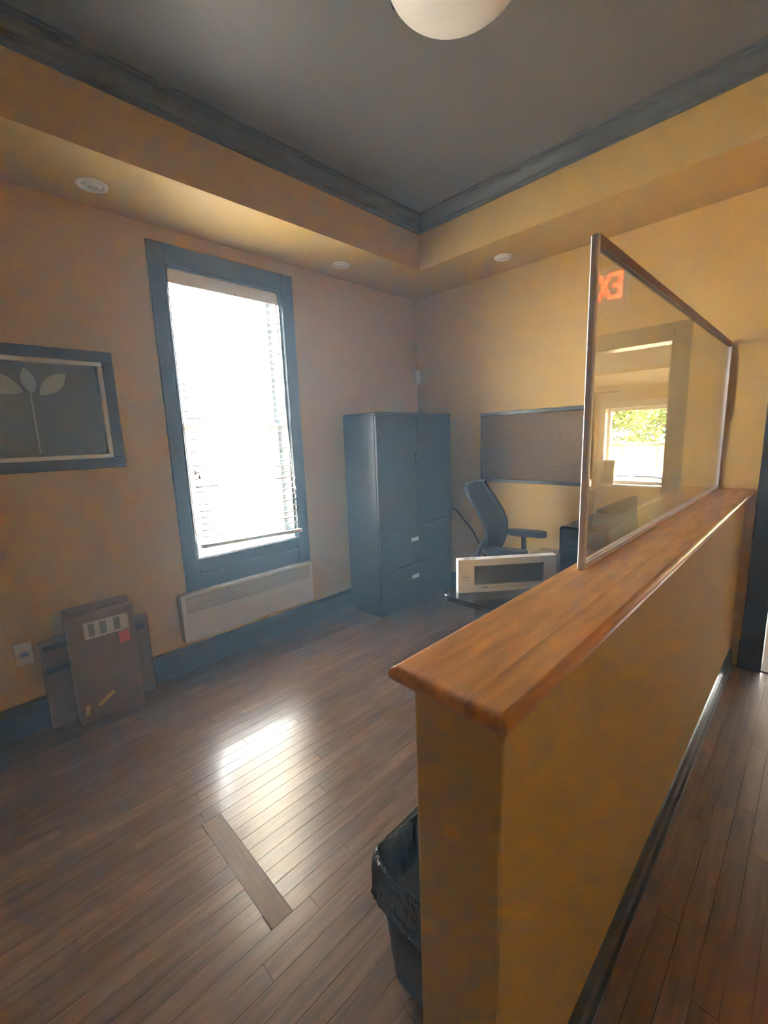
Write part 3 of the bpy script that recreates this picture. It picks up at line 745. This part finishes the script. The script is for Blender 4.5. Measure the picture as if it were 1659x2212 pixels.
# curtain
bm = bmesh.new(); n = 40; A_, C_ = [], []
for k in range(n+1):
    t = k/n; x = 1.45+.18*t; yv = D2-.075+.022*math.sin(t*math.pi*9)
    A_.append((x, yv)); 
poly = A_ + [(x, y+.006) for x, y in A_[::-1]]
ct = thing('curtain', 'golden pleated curtain hanging beside the picture window', 'curtain', (0, 0, 0))
new_obj('cloth', prism(poly, 2, .06, 1.93), 'curtain', ct, True)
new_obj('curtain_rod', T([(1.20, D2-.075, 1.935), (1.62, D2-.075, 1.935)], .011, 10), 'bark', ct, True)
new_obj('rod_bracket', B((1.59, D2-.085, 1.92), (1.605, D2, 1.95)), 'bark', ct)
outlet('white outlet plate below the picture window in the next room', (1.43, D2, .42), -math.pi/2)
# small frame and branch decoration on the sill
pfm = thing('picture_frame', 'small pale wooden frame leaning in the picture window', 'picture', (1.318, D2-.030, wz0), math.radians(0))
fw_, fh_ = .195, .335
for a, b in (((-fw_/2, -.008, 0), (fw_/2, .008, .028)), ((-fw_/2, -.008, fh_-.028), (fw_/2, .008, fh_)), ((-fw_/2, -.008, .028), (-fw_/2+.028, .008, fh_-.028)), ((fw_/2-.028, -.008, .028), (fw_/2, .008, fh_-.028))):
    new_obj('frame_rail', xf(B(a, b, .002), Matrix.Rotation(math.radians(-5), 4, 'X')), 'wood_pale', pfm)
new_obj('backing', xf(B((-fw_/2+.024, -.002, .024), (fw_/2-.024, .003, fh_-.024)), Matrix.Rotation(math.radians(-5), 4, 'X')), 'card', pfm)
vs = thing('twig_vase', 'pale pot holding bent brown twigs by the picture window', 'vase', (1.50, D2-.30, 0))
new_obj('pot', lathe([(0, .60), (.050, .60), (.072, .64), (.075, .70), (.060, .75), (.054, .75), (.066, .70), (.06, .64), (0, .62)], 28), 'ceramic', vs, True)
new_obj('stand', boxes(((-.10, -.08, .575), (.10, .08, .60)), ((-.09, -.07, 0), (-.06, -.04, .58)), ((.06, -.07, 0), (.09, -.04, .58)), ((-.09, .04, 0), (-.06, .07, .58)), ((.06, .04, 0), (.09, .07, .58)), bev=.003), 'bark', vs)
new_obj('twig', T([(0, 0, .66), (-.10, -.02, .80), (-.145, -.02, .87), (-.12, -.02, .97), (-.04, -.02, 1.05), (.01, 0, 1.09)], [.010, .011, .010, .009, .008, .004], 8), 'bark', vs, True)
new_obj('twig', T([(.01, 0, .66), (.02, .0, .79), (-.06, -.02, .83), (-.16, -.02, .84)], [.008, .009, .008, .004], 8), 'bark', vs, True)
new_obj('twig', T([(0, 0, .66), (-.03, -.02, .78), (-.02, -.03, .90), (.05, -.02, .98)], [.004, .004, .003, .002], 6), 'bark', vs, True)

# ------------------------------------------------------------------ outside
struct(new_obj('ground', B((-60, -60, GZ-.2), (60, 60, GZ)), 'ground'), 'pale paved ground outside')
struct(new_obj('driveway', B((-8, D2+.25, GZ-.05), (12, 11.4, GZ+.005)), 'asphalt'), 'dark asphalt driveway')
fy = 11.6
fn = thing('board_fence', 'weathered upright board fence behind the parked car', 'fence', (0, fy, GZ))
bm = prism([(-.068, 0), (.068, 0), (.068, 1.93), (.045, 1.96), (-.045, 1.96), (-.068, 1.93)], 1, -.010, .010)
fb = bpy.data.meshes.new('fence_board'); bmesh.ops.recalc_face_normals(bm, faces=bm.faces[:]); bm.to_mesh(bm and fb); bm.free(); fb.materials.append(MATS['fence_wood'])
for k in range(64):
    o = link('fence_board', fb, 'fence_wood', fn, loc=(-3.4+k*.148, random.uniform(-.012, .012), random.uniform(-.03, .01)), rot=(0, random.uniform(-.006, .006), 0))
for z in (.35, 1.55): new_obj('fence_rail', B((-3.5, .010, z), (6.1, .05, z+.09)), 'fence_wood', fn)
new_obj('top_board', B((-3.5, -.045, 1.965), (6.1, .045, 2.0)), 'fence_wood', fn)
for k in range(5): new_obj('fence_post', B((-3.3+k*2.3, .05, 0), (-3.2+k*2.3, .15, 1.95)), 'fence_wood', fn)

# parked car, long axis along x (shape: side outline lofted to a narrowing cabin)
car = thing('parked_car', 'dark blue car parked in front of the board fence', 'car', (1.75, 9.75, GZ), math.radians(3))
side = [(-2.15, .30), (-2.18, .55), (-2.10, .80), (-1.75, .92), (-1.20, .97), (1.05, .97), (1.70, .90), (2.08, .76), (2.18, .55), (2.15, .30)]
bm = bmesh.new(); rows = []
for yv, sx_, dz in ((-.86, .97, -.02), (-.80, 1, .0), (-.45, 1.01, .03), (.45, 1.01, .03), (.80, 1, 0), (.86, .97, -.02)):
    rows.append([bm.verts.new((x*sx_, yv, z+(dz if z > .7 else 0))) for x, z in side])
for a, b in zip(rows, rows[1:]):
    for k in range(len(side)): bm.faces.new((a[k], a[(k+1) % len(side)], b[(k+1) % len(side)], b[k]))
bm.faces.new(rows[0]); bm.faces.new(rows[-1][::-1])
new_obj('body', bm, 'car_blue', car)
cabin = [(-1.45, .96), (-.85, 1.38), (-.45, 1.44), (.30, 1.43), (.62, 1.36), (1.25, .97)]
bm = bmesh.new(); rows = []
for yv, top in ((-.78, 0), (-.60, 1), (.60, 1), (.78, 0)):
    rows.append([bm.verts.new((x, yv if z < 1 or not top else yv, z if (top or z < 1) else .98)) for x, z in cabin])
lo = [bm.verts.new((x, s*.79, .95)) for s in (-1, 1) for x in (-1.45, 1.25)]
for a, b in zip(rows[1:2], rows[2:3]):
    for k in range(len(cabin)-1): bm.faces.new((a[k], a[k+1], b[k+1], b[k]))
for r_, s in ((rows[1], -1), (rows[2], 1)):
    low = [bm.verts.new((x, s*.80, .95)) for x, z in cabin]
    for k in range(len(cabin)-1): bm.faces.new((r_[k], r_[k+1], low[k+1], low[k]))
for v in rows[0]+rows[3]+lo: bm.verts.remove(v)
new_obj('cabin_glass', bm, 'car_glass', car)
new_obj('roof', xf(prism([(-.88, 1.375), (-.45, 1.44), (.30, 1.43), (.64, 1.352), (.62, 1.375), (.30, 1.455), (-.45, 1.465), (-.86, 1.40)], 1, -.62, .62), Matrix()), 'car_blue', car)
for s in (-1, 1):
    for xa, xb in ((-.92, -1.42), (.66, 1.22), (-.10, -.12)):
        new_obj('roof_pillar', T([(xa, s*.61, 1.37 if abs(xa) > .2 else 1.43), (xb, s*.79, .97)], .032, 8), 'car_blue', car)
    for xx in (-1.35, 1.40):
        wh = new_obj('wheel', xf(lathe([(0, -.10), (.22, -.10), (.31, -.09), (.32, 0), (.31, .09), (.22, .10), (0, .10)], 28), Matrix.Translation((xx, s*.80, .32)) @ Matrix.Rotation(math.pi/2, 4, 'X')), 'tyre', car, True)
        new_obj('hubcap', xf(lathe([(0, .01), (.12, .006), (.20, 0), (.20, -.004)], 24), Matrix.Translation((xx, s*.902, .32)) @ Matrix.Rotation(-s*math.pi/2, 4, 'X')), 'hub', wh, True)
    new_obj('side_mirror', xf(B((-.08, -.05, -.05), (.08, .05, .05), .02, 2), Matrix.Translation((.95, s*.93, 1.02))), 'car_blue', car)
    new_obj('side_trim', B((-1.3, s*.862-.01, .52), (1.3, s*.862+.01, .56)), 'hub', car)

def tree(label, loc, crown_z, rx, ry, rz_, nleaf, seed):
    r = random.Random(seed)
    t = thing('leafy_tree', label, 'tree', loc, 0, 'trees beyond the fence')
    new_obj('trunk', T([(0, 0, 0), (.08, .03, 1.2), (-.05, 0, 2.2), (.1, .05, crown_z+.4)], [.16, .13, .10, .05], 12), 'bark', t, True)
    for k in range(6):
        a = k*1.05; new_obj('branch', T([(0, 0, crown_z-1.0+.15*k), (.5*rx*math.cos(a), .5*ry*math.sin(a), crown_z-.2), (.85*rx*math.cos(a), .85*ry*math.sin(a), crown_z-.2+.3*math.sin(3*a))], [.05, .03, .012], 7), 'bark', t, True)
    vs_, fs_ = [], []
    cl = [(r.uniform(-1, 1)*rx, r.uniform(-1, 1)*ry, crown_z+r.uniform(-1, 1)*rz_) for _ in range(46)]
    for i in range(nleaf):
        c = r.choice(cl); p = Vector(c)+Vector((r.gauss(0, .26), r.gauss(0, .26), r.gauss(0, .20)))
        s = r.uniform(.05, .10)*(1.7 if seed == 3 else 1); e = Euler((r.uniform(-.9, .9), r.uniform(-.9, .9), r.uniform(0, 6.28))).to_matrix()
        b = len(vs_)
        for q in ((0, -s, 0), (s*.45, 0, .012), (0, s, 0), (-s*.45, 0, .012)): vs_.append(p+e @ Vector(q))
        fs_.append((b, b+1, b+2, b+3))
    me = bpy.data.meshes.new('foliage'); me.from_pydata([tuple(v) for v in vs_], [], fs_)
    o = link('foliage', me, 'leaf', t); o['kind'] = 'stuff'
tree('leafy tree hanging over the fence right behind the car', (1.5, 13.4, GZ), 2.75, 1.7, .75, 1.45, 12000, 1)
tree('bushy tree farther along the board fence', (6.4, 13.4, GZ), 2.9, 1.6, .75, 1.5, 4200, 2)
tree('tall tree rising behind the other two trees', (3.4, 18.0, GZ), 3.1, 4.2, 1.2, 1.7, 22000, 3)

# ------------------------------------------------------------------ added haze volume standing in for bluish lens glare
HM = bpy.data.materials.new('lens_glare_haze'); HM.use_nodes = True; nt = HM.node_tree
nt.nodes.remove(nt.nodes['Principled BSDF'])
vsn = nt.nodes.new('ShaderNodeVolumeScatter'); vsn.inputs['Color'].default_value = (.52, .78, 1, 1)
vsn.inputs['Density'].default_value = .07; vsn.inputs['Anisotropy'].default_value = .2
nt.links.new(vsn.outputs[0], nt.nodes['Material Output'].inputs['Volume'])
hz = new_obj('lens_glare_haze', B((XW-WT-.02, YB-.1, -.1), (XR+.1, D+.07, 3.05)), HM)
hz['kind'] = 'structure'; hz['label'] = 'added thin bluish haze standing in for lens glare'
